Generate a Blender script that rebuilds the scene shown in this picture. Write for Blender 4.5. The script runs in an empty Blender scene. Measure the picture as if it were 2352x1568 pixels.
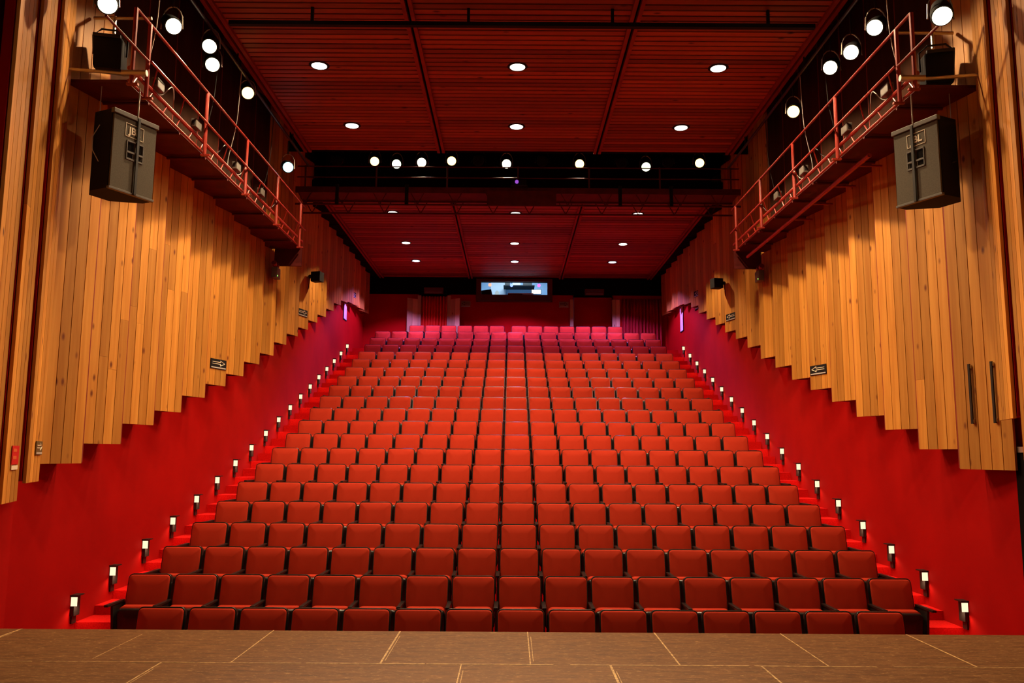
import bpy, bmesh, math, random
from mathutils import Vector, Matrix
random.seed(7)
S = bpy.context.scene
COL = S.collection
R = math.radians
# ------------------------------------------------------------------ camera
CZ = 2.48; CX = -.11; FPX = 1920.0; ROLL = .0065; PITCH = math.atan(256 / 1920.0)
cd = bpy.data.cameras.new('camera'); cam = bpy.data.objects.new('camera', cd); COL.objects.link(cam)
cd.sensor_width = 36; cd.lens = 36 * FPX / 2352; cd.clip_end = 200
_c, _s = math.cos(PITCH), math.sin(PITCH)
_F = Vector((0, _c, _s)); _U0 = Vector((0, -_s, _c)); _R0 = Vector((1, 0, 0))
_R = _R0 * math.cos(ROLL) + _U0 * math.sin(ROLL); _U = _U0 * math.cos(ROLL) - _R0 * math.sin(ROLL)
M = Matrix((_R, _U, -_F)).transposed().to_4x4(); M.translation = (CX, 0, CZ)
cam.matrix_world = M
S.camera = cam
# ------------------------------------------------------------------ world, exposure
wd = bpy.data.worlds.new('world'); S.world = wd; wd.use_nodes = True
wd.node_tree.nodes['Background'].inputs[0].default_value = (1, .62, .36, 1)
wd.node_tree.nodes['Background'].inputs[1].default_value = .07
S.view_settings.view_transform = 'Standard'; S.view_settings.look = 'None'
S.view_settings.exposure = -.22; S.view_settings.gamma = 1; S.view_settings.use_curve_mapping = False
S.cycles.max_bounces = 7; S.cycles.diffuse_bounces = 4; S.cycles.sample_clamp_indirect = 3
WARM = (1, .70, .40); ROSE = (.75, .32, 1); COOL = (.50, .22, 1.0)
P_DOWN = 1000.0      # front ceiling downlights
P_DOWN2 = 760.0
P_MID = 1150.0
P_BACK = 1700.0
P_STAGE = 1300.0     # lanterns towards the stage
P_FILL = 230.0      # added fill lamps behind the camera


def lamp(kind, name, loc, energy, color, parent=None, aim=None, **kw):
    d = bpy.data.lights.new(name, kind); d.energy = energy; d.color = color
    for k, v in kw.items(): setattr(d, k, v)
    o = bpy.data.objects.new(name, d); COL.objects.link(o); o.location = loc
    if aim is not None:
        o.rotation_euler = (Vector(aim) - Vector(loc)).to_track_quat('-Z', 'Y').to_euler()
    if parent: o.parent = parent
    return o


# fill lamps added unseen behind the camera to brighten front seats and walls
for sx in (-3.2, 3.2):
    lamp('SPOT', 'hall_fill_light', (sx, -1.5, 7.2), P_FILL, (1, .64, .30), aim=(sx * .5, 11.5, .9), spot_size=R(58), spot_blend=.9, shadow_soft_size=.25)
# ------------------------------------------------------------------ materials
def mat(name, col, rough=.6, metal=0, spec=.5, emit=None, es=0):
    m = bpy.data.materials.new(name); m.use_nodes = True; b = m.node_tree.nodes['Principled BSDF']
    b.inputs['Base Color'].default_value = (*col, 1); b.inputs['Roughness'].default_value = rough
    b.inputs['Metallic'].default_value = metal; b.inputs['Specular IOR Level'].default_value = spec
    if emit: b.inputs['Emission Color'].default_value = (*emit, 1); b.inputs['Emission Strength'].default_value = es
    return m


def noisy(name, c1, c2, scale=(4, 4, 4), rough=.7, spec=.3, island=0., bump=0., detail=4, metal=0):
    m = mat(name, c1, rough, metal, spec); nt = m.node_tree; N = nt.nodes; L = nt.links; b = N['Principled BSDF']
    tc = N.new('ShaderNodeTexCoord'); mp = N.new('ShaderNodeMapping'); mp.inputs['Scale'].default_value = scale
    nz = N.new('ShaderNodeTexNoise'); nz.inputs['Scale'].default_value = 1; nz.inputs['Detail'].default_value = detail
    L.new(tc.outputs['Object'], mp.inputs[0]); L.new(mp.outputs[0], nz.inputs['Vector'])
    rp = N.new('ShaderNodeValToRGB'); rp.color_ramp.elements[0].position = .32; rp.color_ramp.elements[1].position = .68
    rp.color_ramp.elements[0].color = (*c1, 1); rp.color_ramp.elements[1].color = (*c2, 1)
    L.new(nz.outputs['Fac'], rp.inputs[0]); out = rp.outputs[0]
    if island:
        g = N.new('ShaderNodeNewGeometry'); mr = N.new('ShaderNodeMapRange')
        mr.inputs['To Min'].default_value = 1 - island; mr.inputs['To Max'].default_value = 1 + island
        L.new(g.outputs['Random Per Island'], mr.inputs[0])
        mx = N.new('ShaderNodeVectorMath'); mx.operation = 'SCALE'; L.new(out, mx.inputs[0]); L.new(mr.outputs[0], mx.inputs['Scale']); out = mx.outputs[0]
    L.new(out, b.inputs['Base Color'])
    if bump:
        bp = N.new('ShaderNodeBump'); bp.inputs['Strength'].default_value = bump; bp.inputs['Distance'].default_value = .01
        L.new(nz.outputs['Fac'], bp.inputs['Height']); L.new(bp.outputs[0], b.inputs['Normal'])
    return m


def pine(name, c1, c2, knot, bright=.36, along='Z'):
    """knotty boards: every board (mesh island) has its own tone and its own knots"""
    m = mat(name, c1, .55, 0, .3); nt = m.node_tree; N = nt.nodes; L = nt.links; b = N['Principled BSDF']
    tc = N.new('ShaderNodeTexCoord'); g = N.new('ShaderNodeNewGeometry')
    cb = N.new('ShaderNodeCombineXYZ'); mu = N.new('ShaderNodeMath'); mu.operation = 'MULTIPLY'; mu.inputs[1].default_value = 37.3
    L.new(g.outputs['Random Per Island'], mu.inputs[0]); L.new(mu.outputs[0], cb.inputs['X']); L.new(mu.outputs[0], cb.inputs['Z'])
    ad = N.new('ShaderNodeVectorMath'); ad.operation = 'ADD'; L.new(tc.outputs['Object'], ad.inputs[0]); L.new(cb.outputs[0], ad.inputs[1])
    mp = N.new('ShaderNodeMapping'); mp.inputs['Scale'].default_value = (16, 16, .8) if along == 'Z' else (.8, 16, 16)
    L.new(ad.outputs[0], mp.inputs[0])
    nz = N.new('ShaderNodeTexNoise'); nz.inputs['Scale'].default_value = 1; nz.inputs['Detail'].default_value = 5; L.new(mp.outputs[0], nz.inputs['Vector'])
    rp = N.new('ShaderNodeValToRGB'); rp.color_ramp.elements[0].position = .3; rp.color_ramp.elements[1].position = .7
    rp.color_ramp.elements[0].color = (*c1, 1); rp.color_ramp.elements[1].color = (*c2, 1); L.new(nz.outputs['Fac'], rp.inputs[0])
    mr = N.new('ShaderNodeMapRange'); mr.inputs['To Min'].default_value = 1 - bright; mr.inputs['To Max'].default_value = 1 + bright * .6
    L.new(g.outputs['Random Per Island'], mr.inputs[0])
    sc = N.new('ShaderNodeVectorMath'); sc.operation = 'SCALE'; L.new(rp.outputs[0], sc.inputs[0]); L.new(mr.outputs[0], sc.inputs['Scale'])
    mp2 = N.new('ShaderNodeMapping'); mp2.inputs['Scale'].default_value = (4.6, 4.6, 2.4) if along == 'Z' else (2.0, 4.2, 4.2)
    L.new(ad.outputs[0], mp2.inputs[0])
    vo = N.new('ShaderNodeTexVoronoi'); vo.inputs['Scale'].default_value = 1; L.new(mp2.outputs[0], vo.inputs['Vector'])
    kr = N.new('ShaderNodeValToRGB'); kr.color_ramp.elements[0].position = .05; kr.color_ramp.elements[1].position = .14
    kr.color_ramp.elements[0].color = (1, 1, 1, 1); kr.color_ramp.elements[1].color = (0, 0, 0, 1); L.new(vo.outputs['Distance'], kr.inputs[0])
    mx = N.new('ShaderNodeMix'); mx.data_type = 'RGBA'; L.new(kr.outputs[0], mx.inputs['Factor']); L.new(sc.outputs[0], mx.inputs['A']); mx.inputs['B'].default_value = (*knot, 1)
    L.new(mx.outputs['Result'], b.inputs['Base Color'])
    return m


def stage_mat():
    m = mat('worn_stage_paint', (.1, .07, .05), .6, 0, .12); nt = m.node_tree; N = nt.nodes; L = nt.links; b = N['Principled BSDF']
    tc = N.new('ShaderNodeTexCoord'); mp = N.new('ShaderNodeMapping'); mp.inputs['Scale'].default_value = (3, 14, 1)
    nz = N.new('ShaderNodeTexNoise'); nz.inputs['Scale'].default_value = 1.2; nz.inputs['Detail'].default_value = 9; nz.inputs['Roughness'].default_value = .7
    L.new(tc.outputs['Object'], mp.inputs[0]); L.new(mp.outputs[0], nz.inputs['Vector'])
    rp = N.new('ShaderNodeValToRGB'); e = rp.color_ramp.elements
    e[0].position = .35; e[0].color = (.10, .042, .014, 1); e[1].position = .62; e[1].color = (.20, .092, .033, 1)
    L.new(nz.outputs['Fac'], rp.inputs[0])
    n2 = N.new('ShaderNodeTexNoise'); n2.inputs['Scale'].default_value = 38; n2.inputs['Detail'].default_value = 6; n2.inputs['Roughness'].default_value = .8
    mp2 = N.new('ShaderNodeMapping'); mp2.inputs['Scale'].default_value = (.35, 1.6, 1); L.new(tc.outputs['Object'], mp2.inputs[0]); L.new(mp2.outputs[0], n2.inputs['Vector'])
    r2 = N.new('ShaderNodeValToRGB'); r2.color_ramp.elements[0].position = .56; r2.color_ramp.elements[1].position = .68
    L.new(n2.outputs['Fac'], r2.inputs[0])
    mx = N.new('ShaderNodeMix'); mx.data_type = 'RGBA'; L.new(r2.outputs[0], mx.inputs['Factor']); L.new(rp.outputs[0], mx.inputs['A']); mx.inputs['B'].default_value = (.50, .30, .11, 1)
    L.new(mx.outputs['Result'], b.inputs['Base Color'])
    rr = N.new('ShaderNodeMapRange'); rr.inputs['To Min'].default_value = .5; rr.inputs['To Max'].default_value = .75; L.new(nz.outputs['Fac'], rr.inputs[0]); L.new(rr.outputs[0], b.inputs['Roughness'])
    return m


PINE = pine('knotty_pine', (.50, .190, .024), (.66, .300, .052), (.15, .035, .008))
PINEH = pine('pine_jamb', (.5, .36, .16), (.6, .45, .2), (.2, .1, .03))
SLAT = pine('stained_ceiling_slats', (.25, .048, .014), (.34, .080, .024), (.07, .014, .008), .45, 'X')
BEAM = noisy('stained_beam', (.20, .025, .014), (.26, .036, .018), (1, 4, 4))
RED = noisy('red_wall_paint', (.33, .0020, .0016), (.40, .0030, .0022), (1.4, 1.4, 1.4), .85, .08)
CARPET = noisy('red_carpet', (.44, .004, .004), (.60, .008, .007), (60, 60, 60), .95, .05)
DARKRED = noisy('dark_red_steel', (.075, .006, .005), (.11, .010, .007), (5, 5, 5), .6, .2)
RAILRED = noisy('red_oxide_steel', (.28, .018, .010), (.35, .028, .014), (6, 6, 6), .38, .5)
RAILD = noisy('worn_dark_red_steel', (.16, .012, .008), (.24, .02, .012), (6, 6, 6), .45, .4)
DKB = noisy('dim_pine_brown', (.035, .013, .006), (.055, .020, .009), (9, 9, .8), .8, .1)  # dimness above the catwalk deck put into the colour, in place of pine
FABRIC = noisy('red_upholstery', (.38, .026, .010), (.48, .037, .015), (3, 3, 3), .75, .08, 0)
BLACKP = mat('black_plastic', (.012, .011, .011), .28, 0, .5)
BLACK = mat('matt_black', (.008, .007, .008), .8, 0, .2)
VOID = mat('black_paint', (.006, .005, .005), .95, 0, .05)
IRON = mat('black_iron', (.018, .016, .015), .45, .3)
STEEL = mat('galvanised_steel', (.55, .50, .42), .35, .7)
OLIVE = noisy('speaker_grille_cloth', (.085, .072, .050), (.115, .098, .068), (90, 90, 90), .7, .3)
CABGREY = mat('grey_cabinet_trim', (.10, .085, .07), .5)
CREAM = mat('cream_print', (.85, .78, .6), .5)
GREYP = mat('grey_print', (.5, .48, .45), .5)
REDP = mat('red_print', (.6, .01, .01), .5)
PAPER = mat('white_paper', (.75, .75, .75), .7)
GLASS = mat('booth_glass', (1, 1, 1), .02, 0, .5)
GLASS.node_tree.nodes['Principled BSDF'].inputs['Transmission Weight'].default_value = 1
GLASS.node_tree.nodes['Principled BSDF'].inputs['IOR'].default_value = 1.03
CURT = noisy('red_curtain_cloth', (.70, .03, .012), (.80, .045, .02), (8, 8, 1), .85, .1)
CURTD = noisy('wine_curtain_cloth', (.28, .012, .016), (.36, .02, .025), (8, 8, 1), .85, .1)
STAGE = stage_mat()
SEAM = noisy('bare_wood_seam', (.75, .50, .20), (.30, .18, .08), (30, 30, 30), .7)


def glow(name, col, s): return mat(name, (.02, .02, .02), .5, 0, 0, col, s)


LENS_W = glow('lens_warm', (1, .82, .52), 9); LENS_A = glow('lens_amber', (1, .55, .16), 7)
LENS_G = glow('lens_pale_green', (.85, 1, .62), 5); LENS_C = glow('lens_cyan', (.35, .95, 1), 6)
DISC_W = glow('downlight_warm', (1, .90, .74), 5); DISC_C = glow('downlight_cool', (.72, .86, 1), 4.5)
STEPG = glow('step_light_lens', (1, .78, .50), 1.5)


# ------------------------------------------------------------------ mesh helpers
class MB:
    def __init__(s): s.b = bmesh.new()

    def box(s, x0, x1, y0, y1, z0, z1, mx=None, bev=0):
        v = [s.b.verts.new((x, y, z)) for z in (z0, z1) for y in (y0, y1) for x in (x0, x1)]
        fs = [s.b.faces.new([v[i] for i in q]) for q in ((0, 2, 3, 1), (4, 5, 7, 6), (0, 1, 5, 4), (2, 6, 7, 3), (0, 4, 6, 2), (1, 3, 7, 5))]
        if bev:
            es = list({e for f in fs for e in f.edges})
            r = bmesh.ops.bevel(s.b, geom=es, offset=bev, segments=2, affect='EDGES', profile=.6)
            v = list({w for f in r['faces'] for w in f.verts} | {w for w in v if w.is_valid})
        if mx is not None: bmesh.ops.transform(s.b, matrix=mx, verts=v)
        return s

    def tube(s, pts, r, n=8, mx=None, caps=True):
        pts = [Vector(p) for p in pts]; rings = []; rr = r if isinstance(r, (list, tuple)) else [r] * len(pts)
        for i, p in enumerate(pts):
            d = (pts[min(i + 1, len(pts) - 1)] - pts[max(i - 1, 0)]).normalized()
            a = d.cross(Vector((0, 0, 1)) if abs(d.z) < .9 else Vector((1, 0, 0))).normalized(); b = d.cross(a)
            rings.append([s.b.verts.new(p + (a * math.cos(t) + b * math.sin(t)) * rr[i]) for t in [2 * math.pi * k / n for k in range(n)]])
        for A, B in zip(rings, rings[1:]):
            for k in range(n): s.b.faces.new((A[k], A[(k + 1) % n], B[(k + 1) % n], B[k]))
        if caps and n > 2: s.b.faces.new(rings[0][::-1]); s.b.faces.new(rings[-1])
        if mx is not None: bmesh.ops.transform(s.b, matrix=mx, verts=[v for g in rings for v in g])
        return s

    def prism(s, poly, z0, z1, mx=None):
        """poly in XY extruded along Z"""
        a = [s.b.verts.new((x, y, z0)) for x, y in poly]; b = [s.b.verts.new((x, y, z1)) for x, y in poly]; n = len(poly)
        s.b.faces.new(a[::-1]); s.b.faces.new(b)
        for k in range(n): s.b.faces.new((a[k], a[(k + 1) % n], b[(k + 1) % n], b[k]))
        if mx is not None: bmesh.ops.transform(s.b, matrix=mx, verts=a + b)
        return s

    def grid(s, fn, nu, nv):
        g = [[s.b.verts.new(fn(i / nu, j / nv)) for j in range(nv + 1)] for i in range(nu + 1)]
        for i in range(nu):
            for j in range(nv): s.b.faces.new((g[i][j], g[i + 1][j], g[i + 1][j + 1], g[i][j + 1]))
        return s

    def done(s, name, m, parent=None, smooth=False, loc=None):
        bmesh.ops.recalc_face_normals(s.b, faces=s.b.faces)
        me = bpy.data.meshes.new(name); s.b.to_mesh(me); s.b.free(); me.materials.append(m)
        if smooth:
            for p in me.polygons: p.use_smooth = True
            me.set_sharp_from_angle(angle=R(40))
        o = bpy.data.objects.new(name, me); COL.objects.link(o)
        if parent: o.parent = parent
        if loc: o.location = loc
        return o


def tag(o, label, cat, group=None):
    o['label'] = label; o['category'] = cat
    if group: o['group'] = group
    return o


def empty(name, loc, rz=0, label=None, cat=None, group=None):
    o = bpy.data.objects.new(name, None); COL.objects.link(o); o.location = loc; o.rotation_euler = (0, 0, rz); o.empty_display_size = .1
    if label: tag(o, label, cat, group)
    return o


def struct(o, label=None):
    o['kind'] = 'structure'
    if label: o['label'] = label
    return o


def copy_tree(o, parent=None):
    c = o.copy(); COL.objects.link(c); c.parent = parent
    for ch in o.children: copy_tree(ch, c)
    return c


def frame_mx(loc, dirx, up=(0, 0, 1)):
    """matrix whose X runs along dirx, Z up, Y = into the surface"""
    x = Vector(dirx).normalized(); z = Vector(up); y = z.cross(x).normalized(); z = x.cross(y)
    m = Matrix((x, y, z)).transposed().to_4x4(); m.translation = loc
    return m


def text_mesh(txt, size, name, m, parent, mx, depth=.004):
    cu = bpy.data.curves.new(name, 'FONT'); cu.body = txt; cu.size = size; cu.extrude = depth; cu.align_x = 'CENTER'; cu.align_y = 'CENTER'; cu.offset = .003
    to = bpy.data.objects.new(name, cu); COL.objects.link(to)
    bpy.context.view_layer.update()
    me = bpy.data.meshes.new_from_object(to.evaluated_get(bpy.context.evaluated_depsgraph_get())); me.name = name
    bpy.data.objects.remove(to); me.materials.clear(); me.materials.append(m); me.transform(mx)
    o = bpy.data.objects.new(name, me); COL.objects.link(o); o.parent = parent
    return o


# ------------------------------------------------------------------ rake of the hall (row tops measured, risers grow to the back)
NR = 21
YB = [9.12 + .9475 * k - .00046 * k * k for k in range(NR)]
HT = [-1.627, -1.421, -1.208, -.984, -.744, -.487, -.206, .075, .361, .655, .966, 1.290, 1.612, 1.932, 2.255, 2.582, 2.900, 3.226, 3.562, 3.904, 4.246]
SEAT_H = .85
ZF = [h + CZ - SEAT_H for h in HT]            # floor under each row
WX = 5.37                                     # side wall
PX = 5.08                                     # far (proud) edge of every cladding panel
AX = 4.62                                     # seats' half width
BW = 29.2                                     # back wall
EDGE = 8.02                                   # stage edge
ZS = .84                                      # stage top
CEIL = 8.66
ROOF = 10.3

mb = MB(); mb.box(-9, 9, EDGE - .3, YB[1] - .55, -.3, 0)
fr = [y - .55 for y in YB]
for k in range(1, NR):
    y1 = fr[k + 1] if k + 1 < NR else BW + 4
    mb.box(-AX - .03, AX + .03, fr[k], y1, -.3, ZF[k])
    for sx in (-1, 1):
        a, b = sorted((sx * (AX + .03), sx * (WX + .05)))
        ym = YB[k] - .08
        mb.box(a, b, fr[k], ym if k + 1 < NR else y1, -.3, ZF[k])
        if k + 1 < NR: mb.box(a, b, ym, y1, -.3, (ZF[k] + ZF[k + 1]) / 2)
struct(mb.done('floor', CARPET), 'raked red carpet tiers with stepped aisles')

# stage: plywood sheets painted dark, worn pale along the joints
mb = MB()
mb.box(-9.5, 9.5, -6, EDGE, ZS - .06, ZS)
struct(mb.done('stage_floor', STAGE), 'worn dark painted plywood stage floor')
mb = MB(); mb.box(-9.5, 9.5, EDGE - .05, EDGE - .02, 0, ZS - .06); struct(mb.done('trim_1', VOID))
mb = MB()
ys = [EDGE, 6.82, 5.60, 4.38]
for i in range(3):
    off = .05 if i % 2 == 0 else -.49
    for k in range(-8, 9):
        x = off + k * 1.17 + random.uniform(-.01, .01)
        w = random.uniform(.004, .010)
        y1_, y0_ = ys[i] - .0, ys[i + 1]
        if random.random() < .85: mb.box(x - w, x + w, y0_, y1_, ZS, ZS + .0015)
        if random.random() < .4: mb.box(x + .022, x + .027, y0_ + .1, y1_ - .2, ZS, ZS + .0015)
    x = -9
    while x < 9:
        l = random.uniform(.5, 1.6); w = random.uniform(.004, .009)
        mb.box(x, x + l, ys[i + 1] - w, ys[i + 1] + w, ZS, ZS + .0015); x += l + random.uniform(0, .15)
struct(mb.done('trim_2', SEAM), 'pale worn joints between the stage boards')

# ------------------------------------------------------------------ walls
for sx, nm in ((-1, 'wall_left'), (1, 'wall_right')):
    pts = [(WX, BW + .2), (WX, 9.0), (5.16, 8.42), (5.05, 7.85), (4.9, 7.3), (9.2, 6.9), (9.5, 7.1), (9.5, BW + .4), (WX, BW + .4)]
    pts = [(WX, 9.0), (5.24, 8.42), (5.09, 7.85), (4.93, 7.25), (9.5, 6.9), (9.5, BW + .2), (WX, BW + .2)]
    if sx > 0: pts = [(x, y) for x, y in pts][::-1]
    mb = MB(); mb.prism([(sx * x, y) for x, y in pts], -.3, ROOF)
    struct(mb.done(nm, RED), 'bright red painted side wall')
mb = MB(); mb.box(-9.6, 9.6, 4, BW + 4.2, ROOF, ROOF + .2); struct(mb.done('ceiling', VOID), 'black roof void above the slatted ceiling')
# back wall with two doorways and the booth opening
mb = MB(); zb = ZF[20]
D1 = (-3.43, -2.32); D2 = (2.06, 3.44); DZ = 8.0; WB = (-1.22, 1.14, 8.04, 8.52)
for a, b in ((-WX, D1[0]), (D1[1], D2[0]), (D2[1], WX)): mb.box(a, b, BW, BW + .2, zb - .2, DZ)
mb.box(-WX, WX, BW, BW + .2, DZ, WB[2])
struct(mb.done('wall_back', RED), 'dark red back wall')
mb = MB()
mb.box(-WX, WB[0], BW, BW + .2, WB[2], ROOF); mb.box(WB[1], WX, BW, BW + .2, WB[2], ROOF); mb.box(WB[0], WB[1], BW, BW + .2, WB[3], ROOF)
struct(mb.done('wall_back_upper', VOID), 'black painted band above the doors')


# ------------------------------------------------------------------ saw-tooth pine cladding
bz = [2.33, 2.56, 2.83, 3.05, 3.33, 3.59, 3.85, 4.17, 4.45, 4.80, 5.12, 5.41, 5.73, 6.03, 6.35, 6.68, 6.93, 7.06, 7.14, 7.2, 7.22]
tn = 3


def boards(mb, A, B, z0, z1, n, thick=.03, gap=.010):
    """n vertical boards from plan point A to plan point B"""
    A = Vector(A); B = Vector(B); d = B - A; L = d.length; d.normalize(); w = L / n
    ang = math.atan2(d.y, d.x)
    for k in range(n):
        mx = Matrix.Translation((A.x, A.y, 0)) @ Matrix.Rotation(ang, 4, 'Z')
        zz = z1
        if z1 - z0 > 3.6 and random.random() < .45:      # butt joint between two lengths
            zj = random.uniform(z0 + .8, z1 - .8); mb.box(k * w + gap / 2, (k + 1) * w - gap / 2, -thick / 2, thick / 2, zj + .002, z1, mx); zz = zj
        mb.box(k * w + gap / 2, (k + 1) * w - gap / 2, -thick / 2, thick / 2, z0, zz, mx)


def panel_pts(i, sx):
    yf = 9.75 + .94 * i; yn = yf - .94 if i else 9.02
    xn = 5.315 if i else 5.29
    return (sx * xn, yn), (sx * PX, yf)


for sx in (-1, 1):
    for i in range(21):
        A, B = panel_pts(i, sx)
        if B[1] > BW: break
        mb = MB(); boards(mb, A, B, bz[i], 6.652 if 1 <= i <= 7 else 9.6, 6 if i else 5)
        o = mb.done(f'trim_{tn}', PINE); tn += 1
        struct(o, 'knotty pine wall panel with a stepped lower edge')
        if 1 <= i <= 7:
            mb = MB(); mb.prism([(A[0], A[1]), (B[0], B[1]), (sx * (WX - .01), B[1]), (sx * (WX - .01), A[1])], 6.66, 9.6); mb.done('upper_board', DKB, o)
        # closing board behind the proud edge
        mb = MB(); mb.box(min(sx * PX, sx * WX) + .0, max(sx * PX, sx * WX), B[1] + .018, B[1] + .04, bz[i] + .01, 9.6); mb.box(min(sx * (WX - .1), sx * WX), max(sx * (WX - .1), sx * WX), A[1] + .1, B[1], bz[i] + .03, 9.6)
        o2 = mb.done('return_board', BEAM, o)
    # flared proscenium boards with recessed dark red joints
    P = [((5.16, 9.03), (4.965, 8.45)), ((5.01, 8.40), (4.83, 7.85)), ((4.87, 7.82), (4.67, 7.22))]
    for j, (A, B) in enumerate(P):
        z0 = ([2.15, 1.98, 1.75] if sx < 0 else [2.86, 2.2, 1.9])[j]
        mb = MB(); boards(mb, (sx * B[0], B[1]), (sx * A[0], A[1]), z0, 9.9, 4)
        o = mb.done(f'trim_{tn}', PINE); tn += 1; struct(o, 'narrow pine cladding strip beside the stage')
        mb = MB(); mx = None
        mb.prism([(sx * (B[0] + .02), B[1] - .02), (sx * (B[0] + .10), B[1] - .04), (sx * (A[0] + .12), A[1] - .04), (sx * (A[0] + .02), A[1] - .01)], z0 + .02, 9.9)
        mb.done('return_board', RED, o)

mb = MB(); mb.box(5.325, 5.38, 8.70, 9.10, 0, 2.52)
o = struct(mb.done('door_3', VOID), 'dark door at the right edge of the stage'); mb = MB(); mb.box(5.31, 5.325, 8.70, 9.12, 2.52, 2.58); mb.done('door_head', STEEL, o)
# ------------------------------------------------------------------ slatted ceiling slabs
def slab(name, xs, y0, y1, pitch, z, gap, lab):
    mb = MB(); mb.box(xs[0], xs[-1], y0, y1, z + .09, z + .14)
    o = struct(mb.done(name, VOID), lab)
    mb = MB()
    for a, b in zip(xs, xs[1:]):
        y = y0
        while y < y1 - .02:
            mb.box(a + .07, b - .07, y, min(y + pitch - gap, y1), z, z + .03); y += pitch
    mb.done('slat_panel', SLAT, o)
    mb = MB()
    for x in xs:
        for q in (-.05, .05): mb.box(x + q - .028, x + q + .028, y0, y1, z - .05, z + .03)
    mb.done('ceiling_beam', BEAM, o)


slab('ceiling.001', (-4.35, -1.6, 1.62, 4.35), 6.5, 16.62, .147, CEIL, .035, 'stained red slatted ceiling over the front rows')
slab('ceiling.002', (-4.75, -1.6, 1.62, 4.75), 20.0, BW - .02, .25, CEIL, .055, 'stained red slatted ceiling over the back rows')
mb = MB()
for sx in (-1, 1):
    for k in range(8):
        y0 = 20 + k * 1.14; x0 = 4.82 + .0 * k
        a, b = sorted((sx * x0, sx * 5.25)); mb.box(a, b, y0, y0 + 1.08, CEIL - .02, CEIL + .5)
struct(mb.done('trim_80', VOID), 'black stepped side soffit')
mb = MB(); mb.box(-4.75, 4.75, 16.62, 16.66, CEIL - .02, ROOF); mb.box(-4.75, 4.75, 19.95, 20.0, CEIL, ROOF); struct(mb.done('trim_81', VOID))
mb = MB(); mb.box(-4.75, 4.75, 17.6, 17.64, 9.35, ROOF)
struct(mb.done('trim_82', VOID))

# ceiling track
t = empty('ceiling_track', (0, 11.02, 8.42), 0, 'long black lighting track hung across the front slatted ceiling', 'track')
MB().box(-4.1, 4.1, -.035, .035, -.03, .03).done('rail', BLACK, t)
for x in (-2.94, -.75, 1.27, 3.45): MB().box(x - .02, x + .02, -.02, .02, .03, CEIL - 8.42).done('hanger', BLACK, t)

# ------------------------------------------------------------------ downlights
DL = [(10.3, (-3.25, -.05, 3.19)), (12.79, (-3.25, -.05, 3.19)), (15.28, (-3.19, -.05, 3.09)), (21.1, (-3.23, -.04, 3.14)), (24.25, (-3.28, -.05, 3.17)), (26.62, (-3.25, -.04, 3.14))]
rown = ['row over the stage edge', 'front row of the front ceiling', 'second row of the front ceiling', 'front row of the rear ceiling', 'middle row of the rear ceiling', 'last row before the back wall']
for r, (y, xs) in enumerate(DL):
    for c, x in enumerate(xs):
        t = empty('downlight', (x, y, CEIL), 0, f"round {'cool white' if r == 5 else 'warm white'} downlight, {('left', 'middle', 'right')[c]} one in the {rown[r]}", 'ceiling light', 'ceiling downlights')
        mb = MB(); n = 32
        for (r0, r1, za, zb2) in ((.125, .165, -.012, .0), (.118, .125, .05, -.012)):
            mb.grid(lambda u, v: Vector(((r0 + (r1 - r0) * v) * math.cos(u * 2 * math.pi), (r0 + (r1 - r0) * v) * math.sin(u * 2 * math.pi), za + (zb2 - za) * v)), n, 1)
        mb.done('trim_ring', BLACK, t, True)
        MB().prism([(.122 * math.cos(2 * math.pi * k / n), .122 * math.sin(2 * math.pi * k / n)) for k in range(n)], -.014, -.008).done('diffuser', DISC_C if r == 5 else DISC_W, t)
        e = (P_DOWN, P_DOWN, P_DOWN2, P_MID, P_MID * .42, P_BACK)[r]
        lamp('SPOT', 'downlight_bulb', (0, 0, -.03), e, (WARM, WARM, WARM, WARM, ROSE, COOL)[r], t, spot_size=R((136, 136, 136, 106, 110, 128)[r]), spot_blend=.28, shadow_soft_size=.11)

# ------------------------------------------------------------------ theatre seats
SW = .54


def rrect(w, h, r, n=4, bottom=None):
    """rounded rectangle in XZ, origin bottom centre"""
    out = []
    for cx, cz, a0, rr in ((w / 2, 0, -90, bottom or r), (w / 2, h, 0, r), (-w / 2, h, 90, r), (-w / 2, 0, 180, bottom or r)):
        sxx = 1 if cx > 0 else -1; szz = 1 if cz > 0 else -1
        for k in range(n + 1):
            a = R(a0 + 90 * k / n); out.append((cx - sxx * rr + rr * math.cos(a), (cz - rr if szz > 0 else rr) + rr * math.sin(a)))
    return out


def pad(mb, w, h, r, y0, y1, mx, puff=0., inset=.02):
    """upholstered slab, front face (toward -Y) at y0 puffed out, rear at y1"""
    loops = [(0, y1), (0, y0 + .02), (inset * .4, y0 + .006), (inset, y0), (w * .25, y0 - puff)]
    rings = []
    for ins, y in loops:
        pl = rrect(w - 2 * ins, h - 2 * min(ins, h * .3), max(r - ins, .008)); zo = min(ins, h * .3)
        rings.append([mb.b.verts.new(mx @ Vector((x, y, z + zo))) for x, z in pl])
    n = len(rings[0])
    for A, B in zip(rings, rings[1:]):
        for k in range(n): mb.b.faces.new((A[k], A[(k + 1) % n], B[(k + 1) % n], B[k]))
    mb.b.faces.new(rings[-1]); mb.b.faces.new(rings[0][::-1])


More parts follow.
